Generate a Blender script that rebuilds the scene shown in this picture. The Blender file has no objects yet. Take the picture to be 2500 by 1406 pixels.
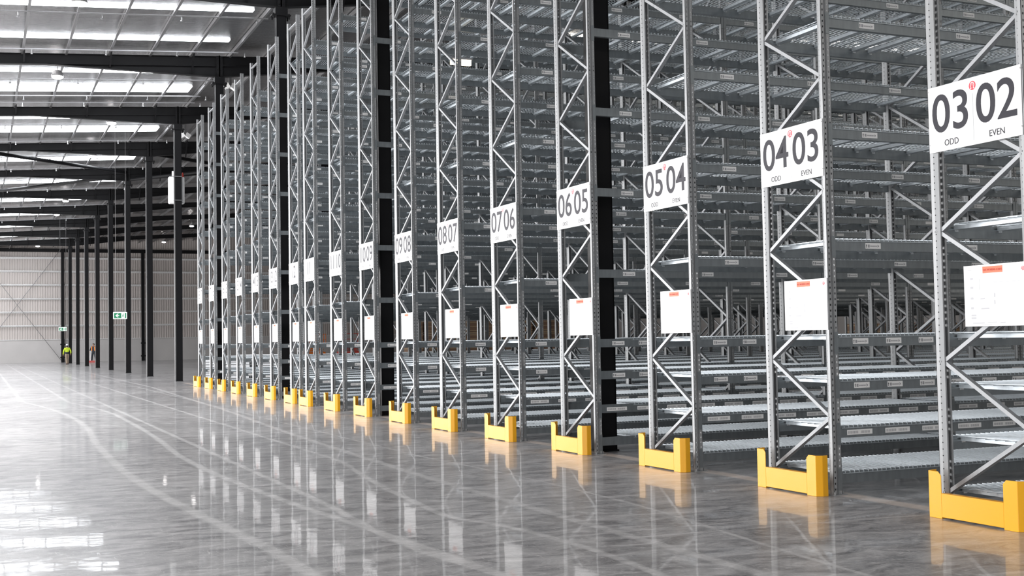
import bpy, math, random
import numpy as np
from mathutils import Vector, Matrix
random.seed(7)
SC = bpy.context.scene
COL = SC.collection

# ------------------------------------------------------------------ camera
cam_d = bpy.data.cameras.new('camera')
cam = bpy.data.objects.new('camera', cam_d); COL.objects.link(cam)
cam_d.sensor_width = 36.0; cam_d.lens = 2968.05 * 36 / 2500
cam_d.clip_start = 0.1; cam_d.clip_end = 400
R_ = Vector((0.91614306, -0.40046478, -0.0176029))
U_ = Vector((-0.00073288, -0.04558708, 0.9989601))
F_ = Vector((0.4008508, 0.91517746, 0.04205778))
cam.matrix_world = Matrix(((R_.x, U_.x, -F_.x, 0), (R_.y, U_.y, -F_.y, 0), (R_.z, U_.z, -F_.z, 1.4), (0, 0, 0, 1)))
SC.camera = cam

# ------------------------------------------------------------------ exposure, world, light
SC.view_settings.view_transform = 'Standard'
SC.view_settings.look = 'None'
SC.view_settings.exposure = 0.3
SC.view_settings.gamma = 1.0
SC.view_settings.use_curve_mapping = False
SC.cycles.max_bounces = 7
SC.cycles.diffuse_bounces = 4
SC.cycles.glossy_bounces = 4
SC.cycles.sample_clamp_indirect = 6
W = bpy.data.worlds.new('world'); SC.world = W; W.use_nodes = True
W.node_tree.nodes['Background'].inputs[0].default_value = (.85, .9, 1, 1)
W.node_tree.nodes['Background'].inputs[1].default_value = 0.4

SKYLIGHT_E = 11.0
SIDE_OPENINGS = [(-8.0, 3.0, 6.6, 7), (5.0, 16.0, 6.6, 7.5), (18.0, 31.0, 6.6, 17), (33.0, 47.0, 6.6, 16), (50.0, 64.0, 6.6, 11), (67.0, 81.0, 6.6, 10.5), (84.0, 98.0, 6.6, 9), (101.0, 115.0, 6.6, 7)]   # unseen openings added in the left wall for side light: y0, y1, height, radiance
XL = -4.2                                                          # left wall, unseen, set close to shape the side light
def area_light(name, loc, rot, sx, sy, rad, col=(1, .985, .97)):
    d = bpy.data.lights.new(name, 'AREA'); d.shape = 'RECTANGLE'; d.size = sx; d.size_y = sy
    d.energy = rad * sx * sy * 1.35; d.color = col
    o = bpy.data.objects.new(name, d); COL.objects.link(o); o.location = loc; o.rotation_euler = rot
    return o
for y0, y1, h, rad in SIDE_OPENINGS:
    area_light('added_side_light', (XL - .05, (y0 + y1) / 2, h / 2 + .05), (0, -math.pi / 2, 0), h, y1 - y0, rad)

NEAR_FILL = [(-3.5, 4.0), (8.0, 23.0)]               # openings added behind the camera to put fill light on the racks
for x0, x1 in NEAR_FILL:
    area_light('near_fill_light', ((x0 + x1) / 2, -14.05, 3.6), (math.pi / 2, 0, math.pi), x1 - x0, 7.0, 6.0)

# ------------------------------------------------------------------ helpers
class MB:
    def __init__(s): s.v = []; s.f = []; s.m = []
    def quad(s, *p, m=0):
        i = len(s.v); s.v += [tuple(q) for q in p]; s.f.append(tuple(range(i, i + len(p)))); s.m.append(m); return s
    def box(s, a, b, m=0):
        x0, y0, z0 = a; x1, y1, z1 = b; i = len(s.v)
        s.v += [(x0, y0, z0), (x1, y0, z0), (x1, y1, z0), (x0, y1, z0), (x0, y0, z1), (x1, y0, z1), (x1, y1, z1), (x0, y1, z1)]
        s.f += [(i, i+3, i+2, i+1), (i+4, i+5, i+6, i+7), (i, i+1, i+5, i+4), (i+1, i+2, i+6, i+5), (i+2, i+3, i+7, i+6), (i+3, i, i+4, i+7)]
        s.m += [m] * 6; return s
    def bar(s, p, q, w, h, up=(0, 0, 1), m=0, caps=True):
        p = Vector(p); q = Vector(q); d = (q - p).normalized(); sd = d.cross(Vector(up))
        if sd.length < 1e-5: sd = d.cross(Vector((1, 0, 0)))
        sd.normalize(); u = sd.cross(d); i = len(s.v)
        for c in (p, q):
            for a, b in ((-1, -1), (1, -1), (1, 1), (-1, 1)): s.v.append(tuple(c + sd * (a * w / 2) + u * (b * h / 2)))
        s.f += [(i+k, i+(k+1) % 4, i+4+(k+1) % 4, i+4+k) for k in range(4)]; s.m += [m] * 4
        if caps: s.f += [(i+3, i+2, i+1, i), (i+4, i+5, i+6, i+7)]; s.m += [m] * 2
        return s
    def cyl(s, p, q, r, n=10, m=0, r2=None):
        p = Vector(p); q = Vector(q); d = (q - p).normalized(); a = d.orthogonal().normalized(); b = d.cross(a); i = len(s.v)
        for c, rr in ((p, r), (q, r if r2 is None else r2)):
            for k in range(n):
                t = 2 * math.pi * k / n; s.v.append(tuple(c + a * math.cos(t) * rr + b * math.sin(t) * rr))
        s.f += [(i+k, i+(k+1) % n, i+n+(k+1) % n, i+n+k) for k in range(n)]; s.m += [m] * n
        s.f += [tuple(range(i+n-1, i-1, -1)), tuple(range(i+n, i+2*n))]; s.m += [m] * 2
        return s
    def lathe(s, c, prof, n=16, m=0):
        i = len(s.v); c = Vector(c)
        for r, z in prof:
            for k in range(n):
                t = 2 * math.pi * k / n; s.v.append((c.x + r * math.cos(t), c.y + r * math.sin(t), c.z + z))
        for j in range(len(prof) - 1):
            for k in range(n):
                s.f.append((i+j*n+k, i+j*n+(k+1) % n, i+(j+1)*n+(k+1) % n, i+(j+1)*n+k)); s.m.append(m)
        return s
    def prism(s, pts, z0, z1, m=0):          # plan polygon extruded in z
        n = len(pts); i = len(s.v)
        s.v += [(x, y, z0) for x, y in pts] + [(x, y, z1) for x, y in pts]
        s.f += [(i+k, i+(k+1) % n, i+n+(k+1) % n, i+n+k) for k in range(n)] + [tuple(range(i+n-1, i-1, -1)), tuple(range(i+n, i+2*n))]
        s.m += [m] * (n + 2); return s
    def mesh(s, name, mats, smooth=False):
        me = bpy.data.meshes.new(name); me.from_pydata(s.v, [], s.f)
        for q in (mats if isinstance(mats, (list, tuple)) else [mats]): me.materials.append(q)
        me.polygons.foreach_set('material_index', s.m)
        if smooth: me.polygons.foreach_set('use_smooth', [True] * len(s.f))
        me.update(); return me
    def build(s, name, mats, parent=None, loc=(0, 0, 0), rz=0, smooth=False):
        return link(name, s.mesh(name, mats, smooth), parent, loc, rz)

def link(name, data, parent=None, loc=(0, 0, 0), rz=0):
    o = bpy.data.objects.new(name, data); COL.objects.link(o); o.parent = parent; o.location = loc
    if rz: o.rotation_euler = (0, 0, rz)
    return o
def tag(o, label, cat, group=None, kind=None):
    o['label'] = label; o['category'] = cat
    if group: o['group'] = group
    if kind: o['kind'] = kind
    return o
def thing(name, label, cat, loc=(0, 0, 0), group=None, rz=0, kind=None):
    return tag(link(name, None, None, loc, rz), label, cat, group, kind)
def struct(o, label=None):
    o['kind'] = 'structure'
    if label: o['label'] = label
    return o
ORD = 'first second third fourth fifth sixth seventh eighth ninth tenth eleventh twelfth thirteenth fourteenth fifteenth sixteenth seventeenth eighteenth nineteenth twentieth'.split()

# ------------------------------------------------------------------ materials
def mat(name, col, rough=.5, metal=0., spec=.5, emit=None, es=0):
    m = bpy.data.materials.new(name); m.use_nodes = True; b = m.node_tree.nodes['Principled BSDF']
    b.inputs['Base Color'].default_value = (*col, 1); b.inputs['Roughness'].default_value = rough; b.inputs['Metallic'].default_value = metal
    b.inputs['Specular IOR Level'].default_value = spec
    if emit: b.inputs['Emission Color'].default_value = (*emit, 1); b.inputs['Emission Strength'].default_value = es
    return m
class NT:
    def __init__(s, m): s.t = m.node_tree; s.n = s.t.nodes; s.l = s.t.links; s.b = s.n['Principled BSDF']
    def new(s, t, **k):
        n = s.n.new(t)
        for a, v in k.items(): setattr(n, a, v)
        return n
    def put(s, sock, v):
        if hasattr(v, 'node'): s.l.new(v, sock)
        else: sock.default_value = v
    def math(s, op, a, b=None, c=None, clamp=False):
        n = s.new('ShaderNodeMath', operation=op, use_clamp=clamp); s.put(n.inputs[0], a)
        if b is not None: s.put(n.inputs[1], b)
        if c is not None: s.put(n.inputs[2], c)
        return n.outputs[0]
    def coord(s, which='Object'): return s.new('ShaderNodeTexCoord').outputs[which]
    def xyz(s, v):
        n = s.new('ShaderNodeSeparateXYZ'); s.l.new(v, n.inputs[0]); return n.outputs
    def mapping(s, v, scale=(1, 1, 1), rot=(0, 0, 0)):
        n = s.new('ShaderNodeMapping'); s.l.new(v, n.inputs[0]); n.inputs['Scale'].default_value = scale; n.inputs['Rotation'].default_value = rot; return n.outputs[0]
    def noise(s, v, scale, detail=3, rough=.5, dist=0):
        n = s.new('ShaderNodeTexNoise'); s.l.new(v, n.inputs['Vector']); n.inputs['Scale'].default_value = scale
        n.inputs['Detail'].default_value = detail; n.inputs['Roughness'].default_value = rough; n.inputs['Distortion'].default_value = dist
        return n.outputs['Fac']
    def ramp(s, f, a, b, lo=0., hi=1.):
        n = s.new('ShaderNodeMapRange'); s.l.new(f, n.inputs[0])
        for k, v in enumerate((a, b, lo, hi)): n.inputs[k + 1].default_value = v
        return n.outputs[0]
    def mix(s, f, a, b):
        n = s.new('ShaderNodeMix', data_type='RGBA'); s.put(n.inputs[0], f)
        for k, v in ((6, a), (7, b)): s.put(n.inputs[k], v if hasattr(v, 'node') else (*v, 1))
        return n.outputs[2]
    def bump(s, h, strength, dist=.01):
        n = s.new('ShaderNodeBump'); n.inputs['Strength'].default_value = strength; n.inputs['Distance'].default_value = dist
        s.l.new(h, n.inputs['Height']); s.l.new(n.outputs[0], s.b.inputs['Normal']); s.l.new(n.outputs[0], s.b.inputs['Coat Normal'])

def galv(name, col, rough, metal, var=.12, holes=False):
    m = mat(name, col, rough, metal); t = NT(m); o = t.coord()
    n = t.noise(t.mapping(o, (6, 6, 1.2)), 3, 3)
    t.l.new(t.mix(t.ramp(n, .3, .7), tuple(c * (1 - var) for c in col), tuple(min(1, c * (1 + var)) for c in col)), t.b.inputs['Base Color'])
    t.l.new(t.ramp(n, .2, .8, rough - .08, rough + .08), t.b.inputs['Roughness'])
    if holes:                                   # punched slots of the perforated upright, open to what is behind
        x, y, z = t.xyz(o)
        zz = t.math('PINGPONG', z, .025)
        h1 = t.math('LESS_THAN', t.math('ABSOLUTE', t.math('SUBTRACT', t.math('ABSOLUTE', t.math('SUBTRACT', x, .045)), .026)), .0065)
        h1 = t.math('MULTIPLY', h1, t.math('LESS_THAN', t.math('ABSOLUTE', y), .006))
        h1 = t.math('MULTIPLY', h1, t.math('LESS_THAN', zz, .0085))
        h2 = t.math('MULTIPLY', t.math('LESS_THAN', t.math('ABSOLUTE', t.math('SUBTRACT', t.math('ABSOLUTE', y), .04)), .0035), t.math('LESS_THAN', zz, .0045))
        tr = t.new('ShaderNodeBsdfTransparent'); mx = t.new('ShaderNodeMixShader')
        t.l.new(t.math('MAXIMUM', h1, h2), mx.inputs[0]); t.l.new(t.b.outputs[0], mx.inputs[1]); t.l.new(tr.outputs[0], mx.inputs[2])
        t.l.new(mx.outputs[0], t.n['Material Output'].inputs[0])
    return m
M = {}
M['upright'] = galv('galvanised_upright', (.36, .37, .38), .45, .3, .1, True)
M['galv'] = galv('galvanised_steel', (.35, .36, .375), .45, .35)
M['beam'] = galv('galvanised_beam', (.27, .295, .31), .42, .72)
M['wire'] = galv('galvanised_wire', (.55, .60, .64), .42, .5)
M['bolt'] = mat('zinc_bolt', (.75, .76, .77), .25, 1)
M['black'] = mat('black_painted_steel', (.006, .006, .007), .5, 0, .2)
M['yellow'] = mat('yellow_powder_coat', (.95, .46, .018), .22)
M['white'] = mat('white_board', (.86, .86, .87), .35)
M['ink'] = mat('dark_grey_ink', (.030, .029, .040), .55, 0, .3)
M['inklight'] = mat('pale_grey_print', (.55, .55, .58), .5)
M['line'] = mat('sign_divider_grey', (.42, .42, .45), .5)
M['red'] = mat('emblem_red', (.75, .06, .09), .5)
M['orange'] = mat('orange_header', (.90, .20, .10), .5)
M['tie'] = mat('white_cable_tie', (.85, .85, .85), .4)
M['label'] = mat('paper_label', (.88, .88, .88), .4)
M['barcode'] = mat('barcode_print', (.08, .08, .09), .5)
M['barmid'] = mat('barcode_grey_print', (.36, .36, .38), .5)
M['purlin'] = galv('galvanised_purlin', (.22, .22, .225), .42, .8)
M['pipe'] = mat('grey_pipe', (.24, .24, .25), .45, .3)
M['girt'] = galv('galvanised_girt', (.75, .75, .75), .5, .3)
M['concrete'] = mat('precast_concrete', (.52, .5, .49), .75)
M['white_plastic'] = mat('white_plastic', (.84, .84, .84), .35)
M['lamp'] = mat('lamp_lens', (1, 1, 1), .4, emit=(1, .95, .93), es=20)
M['warm'] = mat('warm_tube', (1, .9, .7), .4, emit=(1, .84, .60), es=3.2)
M['lampbody'] = mat('lamp_housing', (.55, .55, .57), .35, .6)
M['skylight'] = mat('translucent_roof_sheet', (.9, .93, .97), .4, emit=(.93, .96, 1.0), es=SKYLIGHT_E)
M['roof_fill'] = mat('fill_roof_sheet', (.9, .88, .82), .4, emit=(1, .95, .88), es=4.0)  # glowing sheet of the roof strips added for fill
M['green'] = mat('exit_green', (.02, .19, .09), .35, emit=(.02, .22, .1), es=.25)
M['exitwhite'] = mat('exit_white', (.8, .85, .82), .35, emit=(.8, .95, .88), es=.5)
M['skin'] = mat('skin', (.55, .32, .23), .55)
M['hair'] = mat('dark_hair', (.03, .025, .02), .6)
M['hivis'] = mat('hi_vis_yellow_cloth', (.62, .80, .04), .7)
M['navy'] = mat('navy_cloth', (.02, .025, .035), .75)
M['khaki'] = mat('khaki_cloth', (.36, .28, .21), .8)
M['vest'] = mat('hi_vis_orange_cloth', (.95, .28, .04), .7)
M['boot'] = mat('brown_boot', (.08, .045, .03), .6)
M['mopred'] = mat('red_cloth', (.75, .16, .15), .7)
M['carton'] = mat('brown_board', (.24, .15, .10), .75)
M['wood'] = mat('raw_timber', (.45, .33, .2), .7)
M['liftred'] = mat('red_machine_paint', (.6, .05, .03), .4)
M['liftorange'] = mat('orange_machine_paint', (.8, .2, .02), .4)
M['rubber'] = mat('black_rubber', (.02, .02, .02), .7)

# foil-faced roof insulation: crinkled bright metal over safety mesh
m = M['foil'] = mat('foil_insulation', (.45, .45, .45), .24, 1.0); t = NT(m); o = t.coord()
n1 = t.noise(t.mapping(o, (.9, 7, 1)), 2.2, 4, .6); n2 = t.noise(t.mapping(o, (3, 14, 1)), 2.0, 3)
t.bump(t.math('ADD', n1, t.math('MULTIPLY', n2, .4)), .45, .06)
x, y, z = t.xyz(o)
g = t.math('MAXIMUM', t.math('LESS_THAN', t.math('PINGPONG', x, .15), .006), t.math('LESS_THAN', t.math('PINGPONG', y, .15), .006))
t.l.new(t.mix(t.math('MULTIPLY', g, .35), t.mix(t.ramp(n1, .3, .7), (.34, .335, .33), (.52, .51, .51)), (.16, .16, .16)), t.b.inputs['Base Color'])

# wall cladding
m = M['clad'] = mat('wall_cladding', (.60, .565, .545), .5, .1); t = NT(m); o = t.coord()
n = t.noise(t.mapping(o, (1, 1, .15)), .6, 3)
t.l.new(t.mix(n, (.52, .475, .455), (.565, .525, .505)), t.b.inputs['Base Color'])
t = NT(M['concrete']); n = t.noise(t.coord(), .8, 5)
t.l.new(t.mix(n, (.47, .455, .45), (.58, .56, .55)), t.b.inputs['Base Color'])

# polished concrete floor with tyre tracks, saw cuts and scuffs
m = M['floor'] = mat('polished_concrete', (.3, .3, .3), .12, 0, .25); t = NT(m); o = t.coord()
x, y, z = t.xyz(o)
wob = t.math('MULTIPLY', t.math('SUBTRACT', t.noise(o, 1.3, 3), .5), .12)
big = t.noise(o, .22, 4, .55); mid = t.noise(t.mapping(o, (.8, 1.5, 1)), 3.2, 8, .68, .9); fine = t.noise(t.mapping(o, (2.5, 11, 1), (0, 0, .25)), 5, 6, .7, 1.4)
fine2 = t.noise(t.mapping(o, (12, 2, 1), (0, 0, .5)), 4, 6, .7, 1.2)
base = t.math('ADD', t.math('MULTIPLY', t.ramp(big, .3, .7), .35), t.math('MULTIPLY', t.ramp(mid, .36, .66), .65))
colr = t.mix(base, (.085, .082, .085), (.58, .57, .575))
scuff = t.math('MAXIMUM', t.ramp(fine, .56, .68), t.math('MULTIPLY', t.ramp(fine2, .57, .70), .8))
colr = t.mix(t.math('MULTIPLY', scuff, .7), colr, (.72, .71, .71))
def soft(d, w, s=.5): return t.ramp(d, w * s, w, 1, 0)
def curve_mask(pts, w):                       # a track that follows x = f(y)
    y0, y1 = pts[0][1], pts[-1][1]; x0, x1 = -1., 9.
    c = t.new('ShaderNodeFloatCurve'); cu = c.mapping.curves[0]
    P = [((q[1] - y0) / (y1 - y0), (q[0] - x0) / (x1 - x0)) for q in pts]
    cu.points[0].location = P[0]; cu.points[1].location = P[-1]
    for q in P[1:-1]: cu.points.new(*q)
    c.mapping.update()
    yy = t.ramp(y, y0, y1); t.l.new(yy, c.inputs['Value'])
    fx = t.math('MULTIPLY_ADD', c.outputs[0], x1 - x0, x0)
    d = t.math('ABSOLUTE', t.math('SUBTRACT', t.math('ADD', x, t.math('MULTIPLY', wob, .25)), fx))
    return soft(d, w, .45)
def line_mask(a, b, w, wb=.25):
    ax, ay = a; bx, by = b; L = math.hypot(bx - ax, by - ay); dx, dy = (bx - ax) / L, (by - ay) / L
    u = t.math('ADD', t.math('MULTIPLY', t.math('SUBTRACT', x, ax), dx), t.math('MULTIPLY', t.math('SUBTRACT', y, ay), dy))
    v = t.math('ABSOLUTE', t.math('ADD', t.math('SUBTRACT', t.math('MULTIPLY', t.math('SUBTRACT', y, ay), dx), t.math('MULTIPLY', t.math('SUBTRACT', x, ax), dy)), t.math('MULTIPLY', wob, wb)))
    inside = t.math('MULTIPLY', t.ramp(u, -.15, .15), t.ramp(u, L - .15, L + .15, 1, 0))
    return t.math('MULTIPLY', soft(v, w), inside)
broken = t.ramp(t.noise(o, 5, 4, .7), .25, .65)
tr = None
TR = [([(1.82, 6.5), (1.82, 8.1), (1.65, 10.4), (1.50, 13.1), (1.53, 18.1), (1.70, 22.7), (1.62, 27.2), (.99, 34.2)], .075),
      ([(2.9, 6.0), (2.69, 8.7), (2.47, 11), (2.31, 15.1), (2.45, 19.2), (2.52, 23.1), (2.49, 27.5), (2.06, 32.7)], .06),
      ([(4.2, 12), (4.45, 19.7), (4.75, 25.6), (5.0, 33.2), (5.3, 42.7)], .07),
      ([(4.69, 5.5), (4.79, 6.7), (4.98, 8.4), (5.05, 9.6), (4.9, 14)], .03),
      ([(3.65, 6.0), (3.6, 8.5), (3.44, 9), (3.46, 10), (3.9, 14)], .05),
      ([(2.9, 5.2), (2.83, 6.7), (2.7, 7.75), (2.75, 10)], .05)]
for pts, w in TR:
    q = curve_mask(pts, w); tr = q if tr is None else t.math('MAXIMUM', tr, q)
for a, b, w in (((.2, 22.85), (7.0, 22.1), .05), ((-.5, 10.1), (3.4, 8.55), .03), ((.8, 9.2), (3.2, 8.2), .02), ((3.2, 7.80), (6.5, 7.72), .03), ((3.7, 7.55), (6.7, 7.35), .03),
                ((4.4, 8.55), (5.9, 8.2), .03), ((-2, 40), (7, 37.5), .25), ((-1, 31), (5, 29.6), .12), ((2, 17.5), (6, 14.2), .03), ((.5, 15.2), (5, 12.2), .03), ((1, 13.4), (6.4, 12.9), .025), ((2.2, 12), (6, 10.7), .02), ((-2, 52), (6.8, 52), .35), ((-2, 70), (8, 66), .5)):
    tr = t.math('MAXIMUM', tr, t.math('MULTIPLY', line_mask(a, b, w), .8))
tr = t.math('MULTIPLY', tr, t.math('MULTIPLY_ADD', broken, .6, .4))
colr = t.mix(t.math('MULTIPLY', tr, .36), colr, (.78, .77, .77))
joint = t.math('MULTIPLY', line_mask((6.88, -6), (6.92, 46), .12, .45), t.math('MULTIPLY_ADD', broken, .5, .5))
colr = t.mix(t.math('MULTIPLY', joint, .9), colr, (.86, .73, .64))
t.l.new(colr, t.b.inputs['Base Color'])
rg = t.math('ADD', t.math('MULTIPLY', mid, .10), t.math('MULTIPLY', t.math('MAXIMUM', scuff, tr), .16))
t.l.new(t.math('ADD', rg, .26), t.b.inputs['Roughness'])
t.b.inputs['Coat Weight'].default_value = .33; t.b.inputs['Coat IOR'].default_value = 1.45
t.l.new(t.math('MULTIPLY_ADD', t.math('MAXIMUM', scuff, tr), .12, .035), t.b.inputs['Coat Roughness'])
t.bump(t.math('ADD', t.noise(o, 2.6, 2), t.math('MULTIPLY', t.noise(o, 9, 2), .2)), .045, .02)

# ------------------------------------------------------------------ structure
RZ = lambda x: 10.9 + .06 * (x - 7.08)          # roof sheet
XR, YB, YF = 56.0, -14.0, 119.3
struct(MB().quad((XL - 3, YB, 0), (XR, YB, 0), (XR, YF + 1, 0), (XL - 3, YF + 1, 0)).build('floor', M['floor']), 'polished grey concrete floor')
b = MB(); b.quad((XL, YB, RZ(XL)), (XL, YF, RZ(XL)), (XR, YF, RZ(XR)), (XR, YB, RZ(XR)))
b.quad((XL, YB, RZ(XL) + .1), (XR, YB, RZ(XR) + .1), (XR, YF, RZ(XR) + .1), (XL, YF, RZ(XL) + .1))
struct(b.build('ceiling', M['foil']), 'silver foil roof lining')
# far wall: ribbed cladding above a precast panel
b = MB(); xs = []; xx = XL
prof = []
while xx < XR: prof += [(xx, 0), (xx + .15, 0), (xx + .165, .045), (xx + .20, .045), (xx + .215, 0)]; xx += .215
for (a, da), (c, dc) in zip(prof[:-1], prof[1:]):
    b.quad((a, YF - da, 2.08), (c, YF - dc, 2.08), (c, YF - dc, RZ(c)), (a, YF - da, RZ(a)))
wf = struct(b.build('wall_far', M['clad']), 'far wall of ribbed cladding above a concrete base')
MB().box((XL, YF - .22, 0), (XR, YF - .02, 2.07)).build('concrete_base', M['concrete'], wf)
gx = [-1, 6.9, 14.05, 21.2, 28.4, 35.6, 42.8, 50]
for z in (2.14, 3.44, 4.69, 5.92, 7.18, 8.42, 9.66):
    MB().box((XL, YF - .26, z - .01), (XR, YF - .03, z)).box((XL, YF - .27, z - .06), (XR, YF - .26, z)).box((XL, YF - .065, z - .16), (XR, YF - .05, z)).build('girt', M['girt'], wf)
b = MB(); b.box((XL, YF - .35, 10.15), (XR, YF - .05, 10.45)); b.build('eaves_beam', M['black'], wf)
def wall_box(name, a, c, m=None): return struct(MB().box(a, c).build(name, m or M['clad']))
# unseen left wall with the openings added for side light
yy = YB
wl = MB()
for y0, y1, h, rad in sorted(SIDE_OPENINGS):
    wl.box((XL - .2, yy, 0), (XL, y0, RZ(XL))); wl.box((XL - .2, y0, h + .1), (XL, y1, RZ(XL))); yy = y1
wl.box((XL - .2, yy, 0), (XL, YF, RZ(XL)))
struct(wl.build('wall_left', M['clad']))
wall_box('wall_right', (XR, YB, 0), (XR + .2, YF, RZ(XR)), mat('right_wall_cladding', (.4, .38, .37), .7))
wn = MB(); xx = XL
for x0, x1 in NEAR_FILL:
    wn.box((xx, YB - .2, 0), (x0, YB, 10)); wn.box((x0, YB - .2, 7.1), (x1, YB, 10)); xx = x1
wn.box((xx, YB - .2, 0), (XR, YB, 10)); wn.quad((XL, YB, 9.99), (XR, YB, 9.99), (XR, YB, RZ(XR)), (XL, YB, RZ(XL)))
struct(wn.build('wall_near', mat('near_wall_cladding', (.5, .5, .5), .7)))

COLY = [13.4, 22.2, 30.72, 39.5, 48.5, 57.3, 66.1, 75.2, 84.1, 92.9, 101.7, 110.5]
CX = 7.08
NUM = ['18 17', '17 16', '16 15', '15 14', '14 13', '13 12', '12', '11', '11 10', '10 09', '09 08', '08 07', '07 06', '06 05', '05 04', '04 03', '03 02']
RX = dict(zip(NUM[::-1], [6.38, 8.605, 10.825, 13.045, 15.26, 17.485, 19.69, 21.915, 24.12, 26.33, 27.79, 29.98, 32.19, 34.435, 36.66, 38.9, 41.14]))
free = ['carrying the white cabinet'] + ['standing %s beyond the column with the white cabinet' % ORD[k] for k in range(7)]
cdesc = ['inside the rack signed 06 05', 'inside the rack signed 10 09', 'inside the rack signed 13 12', 'inside the rack signed 17 16'] + free
# translucent sheets
for k, y0 in enumerate([22.2] + COLY[2:]):
    yb = y0 if k else 22.2
    strips = [(34.2, 34.5), (37.85, 38.2)] if abs(y0 - 30.72) < .1 else [(y0 + 3.2, y0 + 3.5), (y0 + 5.75, y0 + 6.85)]
    if k == 0: strips = [(25.4, 25.8), (28.9, 29.3)]
    if y0 > 109: strips = [(y0 + 3, y0 + 4.3)]
    for ya, yb in strips:
        b = MB(); x0, x1 = XL + .1, 7.15
        b.quad((x0, ya, RZ(x0) - .02), (x0, yb, RZ(x0) - .02), (x1, yb, RZ(x1) - .02), (x1, ya, RZ(x1) - .02))
        struct(b.build('skylight', M['skylight']), 'added glowing roof strip for fill light')
for yb, x0 in ((-11.0, 9.0), (-8, 9.0), (-5, 9.0), (-2, 9.0), (5.0, 18.), (12.0, 18.), (19.0, 18.), (27.0, 18.), (36.0, 18.)):            # strips added at the near end and over the racks for fill light
    b = MB(); x1 = XR - 1
    b.quad((x0, yb, RZ(x0) - .02), (x0, yb + 1.2, RZ(x0) - .02), (x1, yb + 1.2, RZ(x1) - .02), (x1, yb, RZ(x1) - .02))
    struct(b.build('skylight', M['roof_fill']), 'added glowing roof strip for fill light')
# purlins
px = [6.21 - 1.25 * k for k in range(8)]
for k, xp in enumerate(px):
    zt = RZ(xp) - .025
    b = MB().box((xp - .005, 18, zt - .2), (xp + .0, YF - .3, zt)).box((xp - .07, 18, zt - .205), (xp, YF - .3, zt - .2)).box((xp - .072, 18, zt - .205), (xp - .068, YF - .3, zt - .18))
    tag(b.build('roof_purlin', M['purlin']), '%s silver roof purlin counted leftwards from the column tops' % ORD[k], 'purlin', 'roof purlins under the skylights', 'thing')
for k in range(12):
    xp = 7.46 + 1.25 * k; zt = RZ(xp) - .025
    b = MB().box((xp - .005, 18, zt - .2), (xp + .0, YF - .3, zt)).box((xp - .07, 18, zt - .205), (xp, YF - .3, zt - .2))
    tag(b.build('roof_purlin', M['purlin']), '%s silver roof purlin counted rightwards from the column tops' % ORD[k], 'purlin', 'roof purlins over the racks', 'thing')
# columns and rafters
for k, y in enumerate(COLY):
    b = MB(); w = .125; d = .105
    b.box((CX - w, y - d, 0), (CX - w + .016, y + d, 9.98)); b.box((CX + w - .016, y - d, 0), (CX + w, y + d, 9.98)); b.box((CX - w, y - .012, 0), (CX + w, y + .012, 9.98))
    b.box((CX - w + .01, y - d, 0), (CX + w - .01, y - d + .006, 9.9))
    o = b.build('steel_column', M['black'])
    tag(o, 'black steel column ' + cdesc[k], 'column', 'black building columns', 'thing')
    MB().box((CX - .14, y - .125, 0), (CX + .14, y + .125, .02)).build('base_plate', M['black'], o)
    b = MB().box((CX - .24, y - .15, 9.80), (CX + .24, y + .15, 9.83)).box((CX - .16, y - .14, 9.83), (CX + .16, y + .14, 10.02))
    for sx in (-.2, .2):
        for sy in (-.1, .1): b.cyl((CX + sx, y + sy, 9.72), (CX + sx, y + sy, 9.86), .022, 6)
    b.build('column_cap', M['black'], o)
    if k > 3: MB().cyl((CX - w - .03, y - .06, .0), (CX - w - .03, y - .06, 9.8), .016, 8).build('conduit', M['purlin'], o)
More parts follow.
